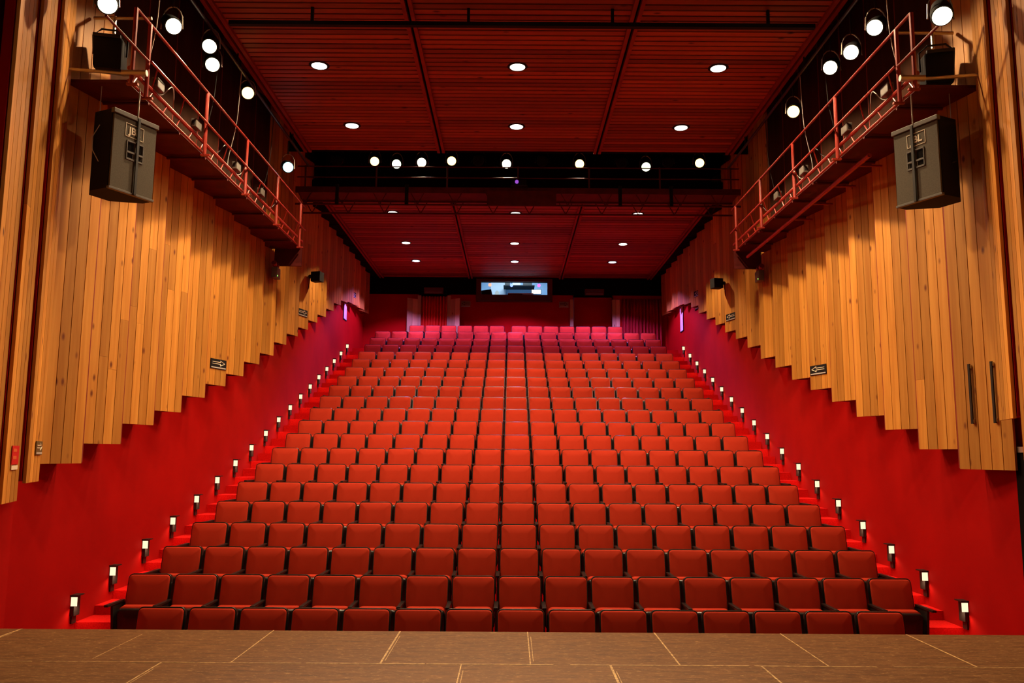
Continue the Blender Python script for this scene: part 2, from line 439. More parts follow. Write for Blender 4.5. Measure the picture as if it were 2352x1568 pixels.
def build_seat():
    root = empty('theatre_seat', (0, 0, 0))
    lean = R(13)
    bx = Matrix.Translation((0, -.135, .27)) @ Matrix.Rotation(-lean, 4, 'X')
    mb = MB(); pad(mb, .480, .578, .045, -.03, .012, bx, .012, .018); bk = mb.done('backrest', FABRIC, root, True)
    mb = MB(); pad(mb, .502, .594, .055, -.012, .045, bx, 0, .006); mb.done('back_shell', BLACKP, bk, True)
    cx_ = Matrix.Translation((0, -.235, .115)) @ Matrix.Rotation(R(7), 4, 'X')
    mb = MB(); pad(mb, .455, .41, .06, -.02, .075, cx_, 0, .03)
    cu = mb.done('seat', FABRIC, root, True)
    mb = MB(); pad(mb, .472, .395, .065, -.048, .0, cx_, .012, .02); mb.done('seat_shell', BLACKP, cu, True)
    root_arm = []
    for sx in (-1, 1):
        x = sx * SW / 2
        mb = MB(); mb.box(x - .024, x + .024, -.50, -.08, .545, .572, None, .008)
        a = mb.done('armrest', BLACKP, root, True)
        mb = MB(); mb.prism([(-.40, 0), (-.02, 0), (-.06, .06), (-.06, .56), (-.36, .56), (-.30, .1), (-.42, .03)], x - .012, x + .012,
                            Matrix(((0, 0, 1, 0), (1, 0, 0, 0), (0, 1, 0, 0), (0, 0, 0, 1))))
        l = mb.done('leg', IRON, root)
        root_arm.append((a, l))
    return root, root_arm


ORD = ['first', 'second', 'third', 'fourth', 'fifth', 'sixth', 'seventh', 'eighth', 'ninth', 'tenth', 'eleventh', 'twelfth', 'thirteenth', 'fourteenth', 'fifteenth', 'sixteenth', 'seventeenth', 'eighteenth', 'nineteenth']
proto, arms = build_seat()
seats = []
rows = []
for k in range(NR):
    if k == 0: xs = [(-7 + j) * SW for j in range(15)]
    elif k < 20: xs = [(-8 + j) * SW for j in range(17)]
    else: xs = [(-6 + j) * SW - .08 for j in range(6)] + [(j) * SW + .12 for j in range(7)]
    rows.append(xs)
# the right-hand armrest of each seat belongs to its neighbour, except at the row's end
end_arm = arms[1]
inner_children = [c for c in proto.children if c not in end_arm]
for k in range(18):
    n = len(rows[k])
    for j, x in enumerate(rows[k]):
        r = proto.copy(); COL.objects.link(r); r.location = (x, YB[k], ZF[k])
        r.rotation_euler = (0, 0, random.uniform(-.006, .006))
        for ch in (proto.children if j == n - 1 else inner_children):
            copy_tree(ch, r)
        pos = ('at the left end' if j == 0 else 'at the right end' if j == n - 1 else f'{ORD[j]} from the left' if j <= n // 2 else f'{ORD[n - 1 - j]} from the right')
        tag(r, f'red tip-up theatre seat with black rim, {pos}, {ORD[k]} row from stage', 'theatre seat', 'red theatre seats in raked rows')
mb_all = {}
for k in range(18, NR):
    for x in rows[k]:
        for ch in proto.children_recursive:
            m = ch.data.materials[0]
            b = mb_all.setdefault(m.name, (bmesh.new(), m))[0]
            tmp = bmesh.new(); tmp.from_mesh(ch.data); bmesh.ops.translate(tmp, verts=tmp.verts, vec=(x, YB[k], ZF[k]))
            me = bpy.data.meshes.new('t'); tmp.to_mesh(me); tmp.free(); b.from_mesh(me); bpy.data.meshes.remove(me)
J = bmesh.new(); me = bpy.data.meshes.new('rear_theatre_seats')
for i, (nm, (b, m)) in enumerate(mb_all.items()):
    me.materials.append(m)
    for f in b.faces: f.material_index = i
    t2 = bpy.data.meshes.new('t'); b.to_mesh(t2); b.free(); J.from_mesh(t2); bpy.data.meshes.remove(t2)
J.to_mesh(me); J.free()
for p in me.polygons: p.use_smooth = True
me.set_sharp_from_angle(angle=R(40))
o = bpy.data.objects.new('rear_theatre_seats', me); COL.objects.link(o); o['kind'] = 'stuff'
tag(o, 'last three rows of red theatre seats before the back wall', 'theatre seats')
for ch in list(proto.children_recursive): bpy.data.objects.remove(ch)
bpy.data.objects.remove(proto)

# ------------------------------------------------------------------ step lights along both walls
for sx, side in ((-1, 'left'), (1, 'right')):
    for i in range(18):
        y = YB[i + 2] - .62; z = ZF[i + 2] + .25
        t = empty('step_light', (sx * WX, y, z), 0, f'small lit step lamp low on the {side} wall, {ORD[i]} from the stage', 'step lamp', f'step lights along the {side} aisle')
        s = -sx
        MB().box(min(0, s * .05), max(0, s * .05), -.07, .07, -.16, .085, None, .006).done('housing', IRON, t)
        MB().box(min(s * .012, s * .085), max(s * .012, s * .085), -.082, -.074, -.038, .066).done('lens', STEPG, t)
        MB().box(min(0, s * .095), max(0, s * .095), -.09, .07, .078, .09).done('hood', IRON, t)
        MB().box(min(0, s * .02), max(0, s * .02), -.05, .05, -.25 + .0, -.16).done('conduit', IRON, t)
        lamp('SPOT', 'step_bulb', (s * .10, -.05, -.02), 5, (1, .62, .36), t, aim=None, spot_size=R(150), spot_blend=.6, shadow_soft_size=.03)
        b_ = t.children[-1]; b_.rotation_euler = (0, s * -.5 * 0, 0)

# ------------------------------------------------------------------ catwalks
def catwalk(sx, side):
    t = empty('lighting_catwalk', (0, 0, 0), 0, f'red steel lighting catwalk with truss edge and handrail along the {side} wall', 'catwalk', 'lighting catwalks along the walls')
    X = 4.5; Y0, Y1 = 9.05, 16.9
    P = lambda x, y, z: (sx * x, y, z)
    a, b = sorted((sx * 4.53, sx * 5.33))
    MB().box(a, b, Y0 + .05, 17.0, 6.655, 6.69).done('deck', DARKRED, t)
    mb = MB()
    mb.tube([P(X, Y0, 6.66), P(X, Y1, 6.66)], .017); mb.tube([P(X, Y0, 6.81), P(X, Y1 + .1, 6.81)], .026)
    y = Y0 + .1
    k = 0
    while y < Y1 - .2:
        mb.tube([P(X, y, 6.66), P(X, y + .12, 6.81)], .010, 6); y += .42; k += 1
    mb.done('edge_truss', RAILRED, t, True)
    mb = MB(); mb.tube([P(4.39, Y0 + .3, 7.03), P(4.42, Y1, 7.03)], .016)
    y = Y0 + .5
    while y < Y1 - .2: mb.tube([P(4.40, y, 7.03), P(4.5, y + .1, 6.82)], .009, 6); y += .84
    mb.done('toe_rail', RAILRED, t, True)
    mb = MB(); mb.tube([P(4.45, Y0 - .02, 7.52), P(4.45, Y1, 7.52)], .018); mb.done('handrail', RAILD, t, True)
    for y in (9.02, 9.40, 11.3, 13.1, 14.9, 16.6):
        MB().tube([P(4.45, y, 6.60), P(4.45, y, 7.52)], .026).done('post', RAILRED, t, True)
        MB().box(min(sx * 4.37, sx * 4.50), max(sx * 4.37, sx * 4.50), y - .02, y + .02, 6.585, 6.61).done('post_foot', RAILRED, t)
    MB().tube([P(4.32, Y0, 6.72), P(5.15, Y0 - .15, 6.72)], .02).done('end_pipe', STEEL, t, True)
    MB().tube([P(4.28, Y0 - .03, 6.73), P(4.56, Y0 - .03, 6.73)], .038).done('pipe_sleeve', STEEL, t, True)
    MB().tube([P(4.42, 8.3, 7.03), P(4.42, Y0 + .3, 7.03)], .014).done('brace', RAILD, t, True)
    for y in [9.6 + i * .94 for i in range(8)]:
        MB().tube([P(4.5, y, 6.62), P(5.05, y, 6.62)], .022).done('cross_bar', DARKRED, t, True)
    MB().box(min(sx * 4.5, sx * 5.06), max(sx * 4.5, sx * 5.06), 17.0, 17.05, 6.3, 6.7).done('end_board', DARKRED, t)
    if sx > 0:
        mb = MB(); mb.tube([P(4.66, 10.75, 6.46), P(4.66, 16.6, 6.46)], .032); mb.done('lower_pipe', RAILRED, t, True)
        for y in (11.2, 12.1, 13.0, 13.9): MB().tube([P(4.66, y, 6.47), P(5.02, y, 6.47)], .017).done('pipe_bracket', RAILRED, t, True)
    # lighting pipe the lanterns hang from
    MB().tube([P(4.40, 7.6, 8.42), P(4.40, 16.9, 8.42)], .024).done('lighting_pipe', IRON, t, True)
    for y in (8.9, 12.3, 15.6): MB().tube([P(4.40, y, 8.42), P(4.40, y, ROOF)], .012).done('drop_rod', IRON, t, True)
    return t


catwalk(-1, 'left'); catwalk(1, 'right')


def lantern(loc, aim, lens, label, top=None, r=.095, power=0, col=WARM, group='lit stage spotlights', lit=True):
    loc = Vector(loc); d = (Vector(aim) - loc).normalized()
    t = empty('stage_spotlight', loc, 0, label, 'spotlight', group)
    q = d.to_track_quat('-Z', 'Y').to_matrix().to_4x4()      # local -Z = beam
    mb = MB()
    mb.tube([(0, 0, 0), (0, 0, .02), (0, 0, .14), (0, 0, .30), (0, 0, .34)], [r * 1.12, r * 1.18, r * 1.15, r * .95, r * .55], 20, q, True)
    hs = mb.done('housing', BLACK, t, True)
    mb = MB(); mb.tube([(0, 0, -.004), (0, 0, -.012)], [r * (1 if lit else .98), r * .9], 24, q); mb.done('lens', lens, hs, True)
    # yoke and clamp up to the pipe
    h = (top - loc.z) if top else .4
    mb = MB(); pts = []
    for k in range(9):
        a = math.pi * k / 8; pts.append((math.cos(a) * r * 1.45, .02, .06 + math.sin(a) * min(h - .03, .22) if k not in (0, 8) else -.02))
    base = q @ Vector((0, 0, .12))
    mb.tube([(p[0] + base.x, p[1] + base.y, p[2] + base.z * .5) for p in pts], .009, 6); mb.done('yoke', STEEL if lit else IRON, t, True)
    MB().tube([(base.x, base.y + .02, min(h - .03, .22) + .05 + base.z * .5), (base.x, base.y + .02, h)], .012, 6).done('hook_clamp', IRON, t, True)
    if power:
        lamp('SPOT', 'lantern_bulb', d * .05, power, col, t, aim=d * 2, spot_size=R(36), spot_blend=.95, shadow_soft_size=.08)
    return t


AIM = (0, 2.4, .9)
LL = [(-4.36, 8.2, 7.10, LENS_W, 'nearest the stage, above the hanging loudspeaker'), (-4.4, 9.92, 7.78, LENS_W, 'second from the stage'),
      (-4.4, 11.13, 8.13, LENS_W, 'upper one of the close pair'), (-4.4, 11.28, 7.93, LENS_W, 'lower one of the close pair'),
      (-4.4, 12.85, 8.21, LENS_A, 'amber, just past the close pair'), (-4.4, 15.36, 7.85, LENS_C, 'cyan, at the far end')]
for n, (x, y, z, m, lab) in enumerate(LL):
    col = {LENS_W: WARM, LENS_A: (1, .5, .15), LENS_C: (.3, .8, 1)}[m]
    lantern((x, y, z), (AIM[0] + random.uniform(-2, 2), AIM[1], AIM[2]), m, f'lit spotlight over the left catwalk, {lab}', 8.42 if n else 7.45, power=P_STAGE if m is not LENS_C else P_STAGE * .3, col=col)
RR = [(4.36, 8.2, 7.03, LENS_W, 'nearest the stage, above the hanging loudspeaker'), (4.4, 9.84, 7.78, LENS_W, 'second from the stage'),
      (4.4, 10.57, 7.82, LENS_W, 'third from the stage'), (4.4, 11.29, 7.95, LENS_W, 'fourth from the stage'), (4.4, 12.86, 7.96, LENS_A, 'amber and furthest from the stage')]
for n, (x, y, z, m, lab) in enumerate(RR):
    col = {LENS_W: WARM, LENS_A: (1, .6, .2)}[m]
    lantern((x, y, z), (AIM[0] + random.uniform(-2, 2), AIM[1], AIM[2]), m, f'lit spotlight over the right catwalk, {lab}', 8.42 if n else 7.45, power=P_STAGE, col=col)
MM = [(-3.26, 9.03, LENS_A, 'amber, leftmost'), (-2.76, 8.97, LENS_G, 'pale white, second from the left'), (-2.19, 9.01, LENS_W, 'brightest, third from the left'),
      (-1.51, 9.05, LENS_A, 'amber, fourth from the left'), (-.26, 8.99, LENS_W, 'warm white, nearest the middle'), (1.40, 9.0, LENS_A, 'amber, right of the middle'),
      (2.91, 8.94, LENS_G, 'pale greenish, second from the right'), (4.13, 9.04, LENS_A, 'amber, rightmost')]
for n, (x, z, m, lab) in enumerate(MM):
    lantern((x, 18.3, z), (x * .3, 2.4, .9), m, f'lit spotlight over the cross bridge, {lab}', 9.6, r=.10, power=P_STAGE if n in (2, 4, 5) else 0, col=WARM)
# two dark lanterns by the pine strips
def floodlight(sx, z, side):
    t = empty('floodlight', (sx * 4.88, 9.35, z), 0, f'large unlit black floodlight above the {side} catwalk end', 'floodlight', 'unlit floodlights')
    q = Matrix.Rotation(sx * R(-14), 4, 'Z') @ Matrix.Rotation(R(10), 4, 'X')
    MB().box(-.16, .16, -.16, .16, -.19, .19, q, .045).done('housing', BLACK, t, True)
    MB().box(-.15, .15, -.21, -.15, .16, .20, q, .01).done('barn_door', IRON, t)
    MB().tube([q @ Vector(p) for p in ((-.18, 0, 0), (-.19, 0, .22), (-.1, 0, .30), (.1, 0, .30), (.19, 0, .22), (.18, 0, 0))], .012, 6).done('yoke', IRON, t, True)
    MB().tube([(0, .05, .30), (0, .05, .52)], .02, 8).done('hook_clamp', STEEL, t, True)
    MB().tube([(sx * .25, .05, .5), (-sx * .44, .05, .5)], .02, 8).done('support_arm', STEEL, t, True)


floodlight(-1, 7.10, 'left'); floodlight(1, 6.98, 'right')
for i, (x, z) in enumerate(((-4.1, 9.0), (-.9, 9.03), (.55, 9.03), (2.35, 9.0), (3.4, 9.02))):
    lantern((x, 18.2, z), (x, 2.4, .9), BLACK, f'unlit black spotlight over the cross bridge, {ORD[i]} from the left', 9.6, r=.11, group='unlit spotlights over the bridge', lit=False)

# ------------------------------------------------------------------ cross bridge
t = empty('lighting_bridge', (0, 17.8, 7.75), 0, 'dark red steel lighting bridge crossing the hall between both catwalks', 'bridge')
mb = MB(); mb.box(-4.78, 4.78, -.32, .32, .30, .34); mb.done('deck', DARKRED, t)
mb = MB()
for y in (-.34, .34):
    mb.box(-4.8, 4.8, y - .025, y + .025, .27, .40); mb.box(-4.8, 4.8, y - .012, y + .012, 0.0, .035)
    x = -4.6
    while x < 4.6:
        mb.tube([(x, y, .02), (x - .14, y, .27)], .011, 6); mb.tube([(x, y, .02), (x + .14, y, .27)], .011, 6); x += .81
mb.done('girder', DARKRED, t)
mb = MB()
for z in (.62, .86): mb.tube([(-4.78, -.34, z), (4.78, -.34, z)], .014)
mb.done('handrail', DARKRED, t)
for i in range(7): MB().tube([(-4.6 + i * 1.533, -.34, .35), (-4.6 + i * 1.533, -.34, .88)], .018).done('post', DARKRED, t)
MB().tube([(-4.78, .5, 1.85), (4.78, .5, 1.85)], .026).done('lighting_pipe', IRON, t, True)
for x in (-4.4, -1.9, .7, 3.7): MB().tube([(x, .5, 1.85), (x, .5, ROOF - 7.75)], .014).done('drop_rod', IRON, t, True)
MB().box(-.66, .82, -.42, -.40, -.02, .32).done('front_plate', DARKRED, t)
for x in (-3.9, -2.4, 2.2, 3.3): MB().tube([(x, -.37, .45), (x, -.37, .0)], .04, 8).done('cable_drop', BLACK, t, True)
t = empty('video_projector', (.02, 17.36, 8.17), 0, 'small black projector with a violet lens on the middle of the bridge', 'projector')
MB().box(-.16, .16, -.1, .13, -.02, .1, None, .015).done('housing', BLACK, t)
MB().tube([(-.05, -.1, .05), (-.05, -.13, .05)], .038, 20).done('lens', glow('violet_lens', (.5, .12, .9), .8), t, True)
MB().box(-.18, .18, -.11, .14, -.035, -.02).done('bracket', IRON, t)

# ------------------------------------------------------------------ hanging loudspeakers
def speaker(sx, N, side):
    t = empty('hanging_loudspeaker', (N[0], N[1], 5.36), 0, f'large black loudspeaker with framed logo and grey front hung under the {side} catwalk', 'loudspeaker', 'hanging loudspeakers')
    a = Vector((-sx * .43, .90, 0)).normalized(); b = Vector((sx * .90, .43, 0)).normalized()     # along the front, and into the cabinet
    W, H = .60, .92
    pl = lambda u, v: (a * u + b * v).to_2d()
    MB().prism([pl(0, .02), pl(W, .02), pl(W, .16), pl(W * .62, .44), pl(.1, .44), pl(0, .30)], 0, H).done('cabinet', BLACK, t)
    F = Matrix((a, b, Vector((0, 0, 1)))).transposed().to_4x4()
    MB().box(.012, W - .012, -.004, .022, .02, H - .06, F).done('grille', OLIVE, t); gr = t.children[-1]
    MB().box(-.008, W + .008, -.022, .03, H - .05, H + .005, F, .006).done('top_trim', CABGREY, t)
    MB().box(-.004, W + .004, -.012, .03, -.005, .022, F, .004).done('bottom_trim', CABGREY, t)
    mb = MB()
    for z in (H - .12, H - .13): pass
    w0, z0, w1, z1 = .165, H - .265, .41, H - .115
    for (x0, x1, za, zb_) in ((w0, w1, z1, z1 + .006), (w0, w1, z0, z0 + .006), (w0, w0 + .006, z0, z1), (w1 - .006, w1, z0, z1)): mb.box(x0, x1, -.009, -.004, za, zb_, F)
    mb.done('logo_frame', CREAM, gr)
    fx = Matrix((Vector(a) * (1 if sx < 0 else -1), Vector((0, 0, 1)), -b)).transposed().to_4x4()
    fx = Matrix.Translation(a * .285 + Vector((0, 0, (z0 + z1) / 2)) - b * .008) @ fx
    text_mesh('JBL', .115, 'logo', CREAM, gr, fx, .002)
    mb = MB()
    for (x0, x1, za, zb_) in ((.19, .42, .39, .41), (.19, .42, .60, .615), (.19, .20, .39, .61), (.41, .42, .39, .61), (.19, .42, .47, .49)): mb.box(x0, x1, -.014, -.003, za, zb_, F)
    hd = mb.done('handle', CABGREY, t)
    mb = MB(); mb.box(.21, .29, -.006, -.003, .495, .595, F); mb.box(.325, .40, -.006, -.003, .495, .595, F); mb.box(.21, .28, -.006, -.003, .415, .465, F); mb.box(.335, .395, -.006, -.003, .415, .465, F)
    mb.done('handle_recess', VOID, hd)
    MB().box(.31, .345, -.03, -.016, .0, H - .01, F, .004).done('strap', IRON, t)
    c = a * .307 - b * .02
    MB().tube([(c.x, c.y, H - .02), (c.x, c.y, H + .06), (c.x, c.y, 6.63 - 5.36)], .008, 6).done('chain', STEEL, t)
    c = b * .36 + a * .1
    MB().tube([(c.x, c.y, H), (c.x - sx * .0, c.y, 6.64 - 5.36)], .005, 6).done('rear_wire', STEEL, t)
    if sx < 0:
        MB().tube([tuple(b * .2 - a * .01 + Vector((0, 0, .75))), tuple(b * .26 - a * .05 + Vector((0, 0, .6))), tuple(b * .24 - a * .05 + Vector((0, 0, .45))), tuple(b * .18 - a * .01 + Vector((0, 0, .32)))], .005, 6).done('cable', GREYP, t, True)
    else:
        MB().tube([tuple(b * .2 - a * .012 + Vector((0, 0, .30 + .1))), tuple(b * .205 - a * .012 + Vector((0, 0, .29 + .1)))], .03, 12).done('socket', IRON, t)
    return t


speaker(-1, (-4.58, 8.93), 'left'); speaker(1, (4.66, 8.98), 'right')


# ------------------------------------------------------------------ signs
def on_panel(i, sx, f, z):
    A, B = panel_pts(i, sx); A = Vector((*A, 0)); B = Vector((*B, 0)); d = (B - A).normalized(); p = A + (B - A) * f; p.z = z
    x = d if sx < 0 else -d                      # readable from inside the hall
    n = Vector((0, 0, 1)).cross(x)               # into the wall
    m = Matrix((x, n, Vector((0, 0, 1)))).transposed().to_4x4(); m.translation = p - n * .02
    return m


def arrow_sign(mx, w, h, right, label, dark=BLACK, ink=CREAM):
    t = empty('arrow_sign', mx.translation, 0, label, 'sign', 'arrow signs')
    Q = mx.copy(); Q.translation = (0, 0, 0)
    MB().box(-w / 2, w / 2, -.008, 0, -h / 2, h / 2, Q).done('plate', dark, t)
    s = 1 if right else -1
    T = lambda x, z: (x * w * s, z * h)
    seg = [((-.40, .19), (.12, .19)), ((-.40, .0), (.12, .0)), ((.12, .19), (.10, .36)), ((.10, .36), (.38, .09)), ((.38, .09), (.10, -.18)), ((.10, -.18), (.12, .0))]
    mb = MB()
    for (a, b) in seg:
        a, b = T(*a), T(*b); mb.tube([Q @ Vector((a[0], -.009, a[1])), Q @ Vector((b[0], -.009, b[1]))], h * .035, 6)
    mb.done('arrow', ink, t.children[0])
    MB().box(-w * .46, w * .46, -.011, -.008, -h * .44, -h * .32, Q).done('strip', GREYP, t)
    return t


arrow_sign(on_panel(5, -1, .74, 3.95), .46, .165, True, 'black sign with cream right arrow, on the left pine panels, nearer the stage')
arrow_sign(on_panel(11, -1, .68, 5.78), .46, .165, True, 'small black right-arrow sign on the left pine panels, further from stage')
arrow_sign(on_panel(5, 1, .74, 3.92), .46, .165, False, 'black sign with cream left arrow, on the right pine panels, nearer the stage')
arrow_sign(on_panel(11, 1, .68, 5.75), .46, .165, False, 'small black left-arrow sign on the right pine panels, halfway up')
arrow_sign(on_panel(15, 1, .5, 7.02), .5, .165, False, 'faint black left-arrow sign high on the right pine panels, furthest from stage')
arrow_sign(on_panel(18, -1, .5, 7.45), .4, .16, True, 'faint dark right-arrow sign high on the left panels by the back wall')


def strip_mx(j, f, z, sx=-1):
    P = [((5.16, 9.03), (4.965, 8.45)), ((5.01, 8.40), (4.83, 7.85)), ((4.87, 7.82), (4.67, 7.22))]
    A, B = P[j]; A = Vector((sx * A[0], A[1], 0)); B = Vector((sx * B[0], B[1], 0)); d = (A - B).normalized(); p = B + (A - B) * f; p.z = z
    n = Vector((0, 0, 1)).cross(d); m = Matrix((d, n, Vector((0, 0, 1)))).transposed().to_4x4(); m.translation = p - n * .02
    return m


OLV = mat('olive_plate', (.12, .085, .03), .5)
arrow_sign(strip_mx(0, .72, 2.50), .30, .14, True, 'small olive right-arrow sign on the pine strip beside the left stage edge', OLV)
m = strip_mx(1, .55, 2.43); t = empty('fire_notice', m.translation, 0, 'small red notice with white panel on the leftmost pine strip', 'sign')
Q = m.copy(); Q.translation = (0, 0, 0)
MB().box(-.13, .13, -.008, 0, -.09, .09, Q).done('plate', REDP, t)
mb = MB(); mb.box(-.10, .03, -.010, -.008, .03, .06, Q); mb.box(-.10, .03, -.010, -.008, -.04, -.01, Q); mb.done('print', mat('orange_print', (.7, .12, .03), .5), t)
MB().box(-.12, .12, -.008, 0, -.14, -.1, Q).done('white_panel', CREAM, t)

# plates on the back wall
for x, right, s in ((-1.76, False, 'left'), (1.72, True, 'right')):
    m = Matrix.Translation((x, BW, 7.70))
    arrow_sign(m, .34, .21, right, f'brown arrow sign on the red back wall, {s} of the booth window', mat('tan_plate', (.30, .2, .09), .5), BLACK)
for x, z, s in ((-2.9, 8.17, 'left'), (2.80, 8.15, 'right')):
    t = empty('door_sign', (x, BW - .01, z), 0, f'dim unlit red and grey sign above the {s} doorway', 'sign', 'signs above the rear doorways')
    MB().box(-.34, .34, -.06, 0, -.11, .11, None, .006).done('case', mat('dull_red_case', (.10, .012, .012), .5), t)
    MB().box(-.30, .30, -.064, -.06, -.09, -.035).done('lower_strip', mat('dull_grey', (.16, .12, .11), .6), t)
    MB().box(-.26, .26, -.064, -.06, .0, .055).done('upper_strip', mat('dull_brown', (.09, .05, .045), .6), t)

# small wall loudspeakers, emergency lights, framed notices
for sx, side, i, z in ((-1, 'left', 11, 6.72), (1, 'right', 11, 6.62)):
    m = on_panel(i + (0 if sx < 0 else -0), sx, .95, z); p = m.translation
    t = empty('wall_loudspeaker', p, 0, f'small black box loudspeaker mounted on the {side} pine panels', 'loudspeaker', 'small wall loudspeakers')
    s = -sx
    MB().box(min(s * .09, s * .33), max(s * .09, s * .33), -.10, .12, -.14, .10, Matrix.Rotation(s * R(-14), 4, 'Z'), .008).done('cabinet', BLACK, t)
    MB().box(min(0, s * .12), max(0, s * .12), -.03, .03, -.04, .04).done('bracket', IRON, t)
    MB().tube([(s * .02, 0, -.03), (s * .012, -.12, -.34)], .01, 6).done('cable', DARKRED, t)
for sx, side in ((-1, 'left'), (1, 'right')):
    p = Vector((sx * 5.06, 16.95, 6.18))
    t = empty('emergency_light', p, 0, f'grey emergency light unit with a green pilot lamp on the {side} wall', 'emergency light', 'emergency lights under the catwalks')
    s = -sx
    MB().box(min(0, s * .12), max(0, s * .12), -.13, .13, -.16, .06, None, .01).done('case', mat('dull_grey_case', (.16, .13, .11), .6), t)
    for y in (-.09, .09): MB().tube([(s * .06, y, .06), (s * .06, y - .0, .1), (s * .06, y - .08, .14)], [.02, .045, .055], 12).done('lamp_head', mat('lamp_head_red', (.3, .05, .04), .4), t, True)
    MB().box(min(s * .12, s * .125), max(s * .12, s * .125), -.10, -.08, -.13, -.11).done('pilot_lamp', glow('green_pilot', (.3, 1, .1), 3), t)
for x, y, z, h, lab in ((-WX, 25.9, 6.95, .75, 'tall white notice on the left red wall near the back'), (WX, 26.6, 6.85, .95, 'tall bluish white notice on the right red wall near the back'), (WX, 24.4, 7.0, .55, 'narrow white notice high on the right red wall below the panels')):
    t = empty('wall_notice', (x, y, z), 0, lab, 'notice', 'notices on the side walls'); s = -1 if x > 0 else 1
    MB().box(min(0, s * .02), max(0, s * .02), -.24, .24, -h / 2, h / 2).done('frame', BLACK, t)
    MB().box(min(s * .02, s * .024), max(s * .02, s * .024), -.21, .21, -h / 2 + .03, h / 2 - .03).done('sheet', PAPER, t)

# vertical steel pulls on the first right-hand panel
m = on_panel(0, 1, .5, 3.18)
t = empty('panel_handrail', m.translation, 0, 'two dark vertical metal bars fixed on the first right pine panel', 'handle')
Q = m.copy(); Q.translation = (0, 0, 0)
for x in (-.13, .18):
    MB().box(x - .014, x + .014, -.03, -.012, -.34, .34, Q).done('bar', IRON, t)
    for z in (-.31, .31): MB().box(x - .02, x + .02, -.022, 0, z - .02, z + .02, Q).done('fixing', STEEL, t)

# ------------------------------------------------------------------ doorways, curtains
def curtain(name, x0, x1, y, z0, z1, folds, m, label):
    mb = MB()
    mb.grid(lambda u, v: Vector((x0 + (x1 - x0) * u, y + .05 * math.sin(u * folds * 2 * math.pi) + .015 * math.sin(u * folds * 5.1 + v * 2), z0 + (z1 - z0) * v)), folds * 10, 6)
    o = mb.done(name, m, None, True); sm = o.modifiers.new('s', 'SOLIDIFY'); sm.thickness = .006
    return tag(o, label, 'curtain', 'curtains at the rear doorways')


def doorway(n, D, deep, inner):
    o = empty(f'door_{n}', (0, 0, 0)); o['kind'] = 'structure'
    mb = MB(); mb.box(D[0] - .02, D[0], BW, BW + deep, zb, DZ); mb.box(D[1], D[1] + .02, BW, BW + deep, zb, DZ); mb.box(D[0], D[1], BW + deep, BW + deep + .05, zb, DZ); mb.box(D[0], D[1], BW, BW + deep, DZ, DZ + .05)
    mb.done('lobby_wall', inner, o)
    return o


d1 = doorway(1, D1, .9, RED)
for a, b in (((-3.80, BW - .28), (-3.46, BW - .02)), ((-2.29, BW - .02), (-1.95, BW - .28))):
    mb = MB(); boards(mb, a, b, zb, 7.86 if True else 0, 2); mb.done('jamb', PINEH, d1)
for x0, x1 in ((-3.46, -3.34), (-2.41, -2.29)):
    mb = MB(); mb.box(x0, x1, BW - .03, BW + .1, zb, DZ); mb.done('jamb', PINEH, d1)
d2 = doorway(2, D2, .35, RED)
for x0, x1 in ((1.93, 2.06), (3.42, 3.70)):
    mb = MB(); boards(mb, (x0, BW - .04), (x1, BW - .04), zb, DZ - .12, 1 if x1 < 3 else 2); mb.done('jamb', PINEH, d2)
curtain('door_curtain', -3.33, -2.42, BW + .07, zb + .02, DZ - .02, 9, CURT, 'bright red pleated curtain closing the left rear doorway')
curtain('door_curtain', 3.76, 5.15, BW - .14, zb + .02, 7.9, 12, CURTD, 'dark wine pleated curtain drawn beside the right rear doorway')

# ------------------------------------------------------------------ booth window and control room
w = empty('window_1', (0, 0, 0)); w['kind'] = 'structure'; w['label'] = 'lit control booth window in the back wall'
mb = MB(); x0, x1, z0, z1 = WB
for (a, b, c, d) in ((x0 - .17, x1 + .17, z0 - .26, z0), (x0 - .17, x1 + .17, z1, z1 + .09), (x0 - .17, x0, z0, z1), (x1, x1 + .17, z0, z1)): mb.box(a, b, BW - .06, BW + .1, c, d)
mb.done('window_frame', noisy('brown_frame', (.10, .022, .010), (.14, .03, .014), (3, 3, 3)), w)
MB().box(x0 - .1, x1 + .1, BW - .12, BW - .06, z0 - .25, z0 - .22).done('window_sill', CABGREY, w)
MB().box(x0, x1, BW + .12, BW + .126, z0, z1).done('pane', GLASS, w)
BLUEW = mat('booth_blue_grey', (.30, .42, .56), .7)
by = BW + .2; bd = BW + 3.2
for nm, q in (('wall_booth_back', (-2, 2, bd, bd + .1, 7.2, 9.6)), ('wall_booth_left', (-2.1, -2, by, bd, 7.2, 9.6)), ('wall_booth_right', (2, 2.1, by, bd, 7.2, 9.6)), ('ceiling_booth', (-2, 2, by, bd, 9.6, 9.7)), ('floor_booth', (-2, 2, by, bd, 7.1, 7.2))):
    mb = MB(); mb.box(*q); struct(mb.done(nm, BLUEW), 'blue grey control booth surface')
lamp('AREA', 'booth_strip_light', (0, BW + 1.6, 9.5), 150, (.58, .82, 1), size=1.6)
t = empty('control_desk', (.35, BW + .75, 7.2), 0, 'control desk with a pale top edge seen through the booth window', 'desk')
MB().box(-.80, .95, -.3, .3, 0, .90).done('body', mat('dark_desk', (.03, .03, .035), .5), t)
MB().box(-.62, .30, -.36, .3, .955, .985).done('desk_top', PAPER, t)
MB().box(-.62, -.10, -.38, -.30, .82, .955).done('control_panel', DARKRED, t)
t = empty('computer_monitor', (-1.0, BW + .42, 8.025), R(-10), 'dark computer monitor seen from behind, at the left of the booth window', 'monitor')
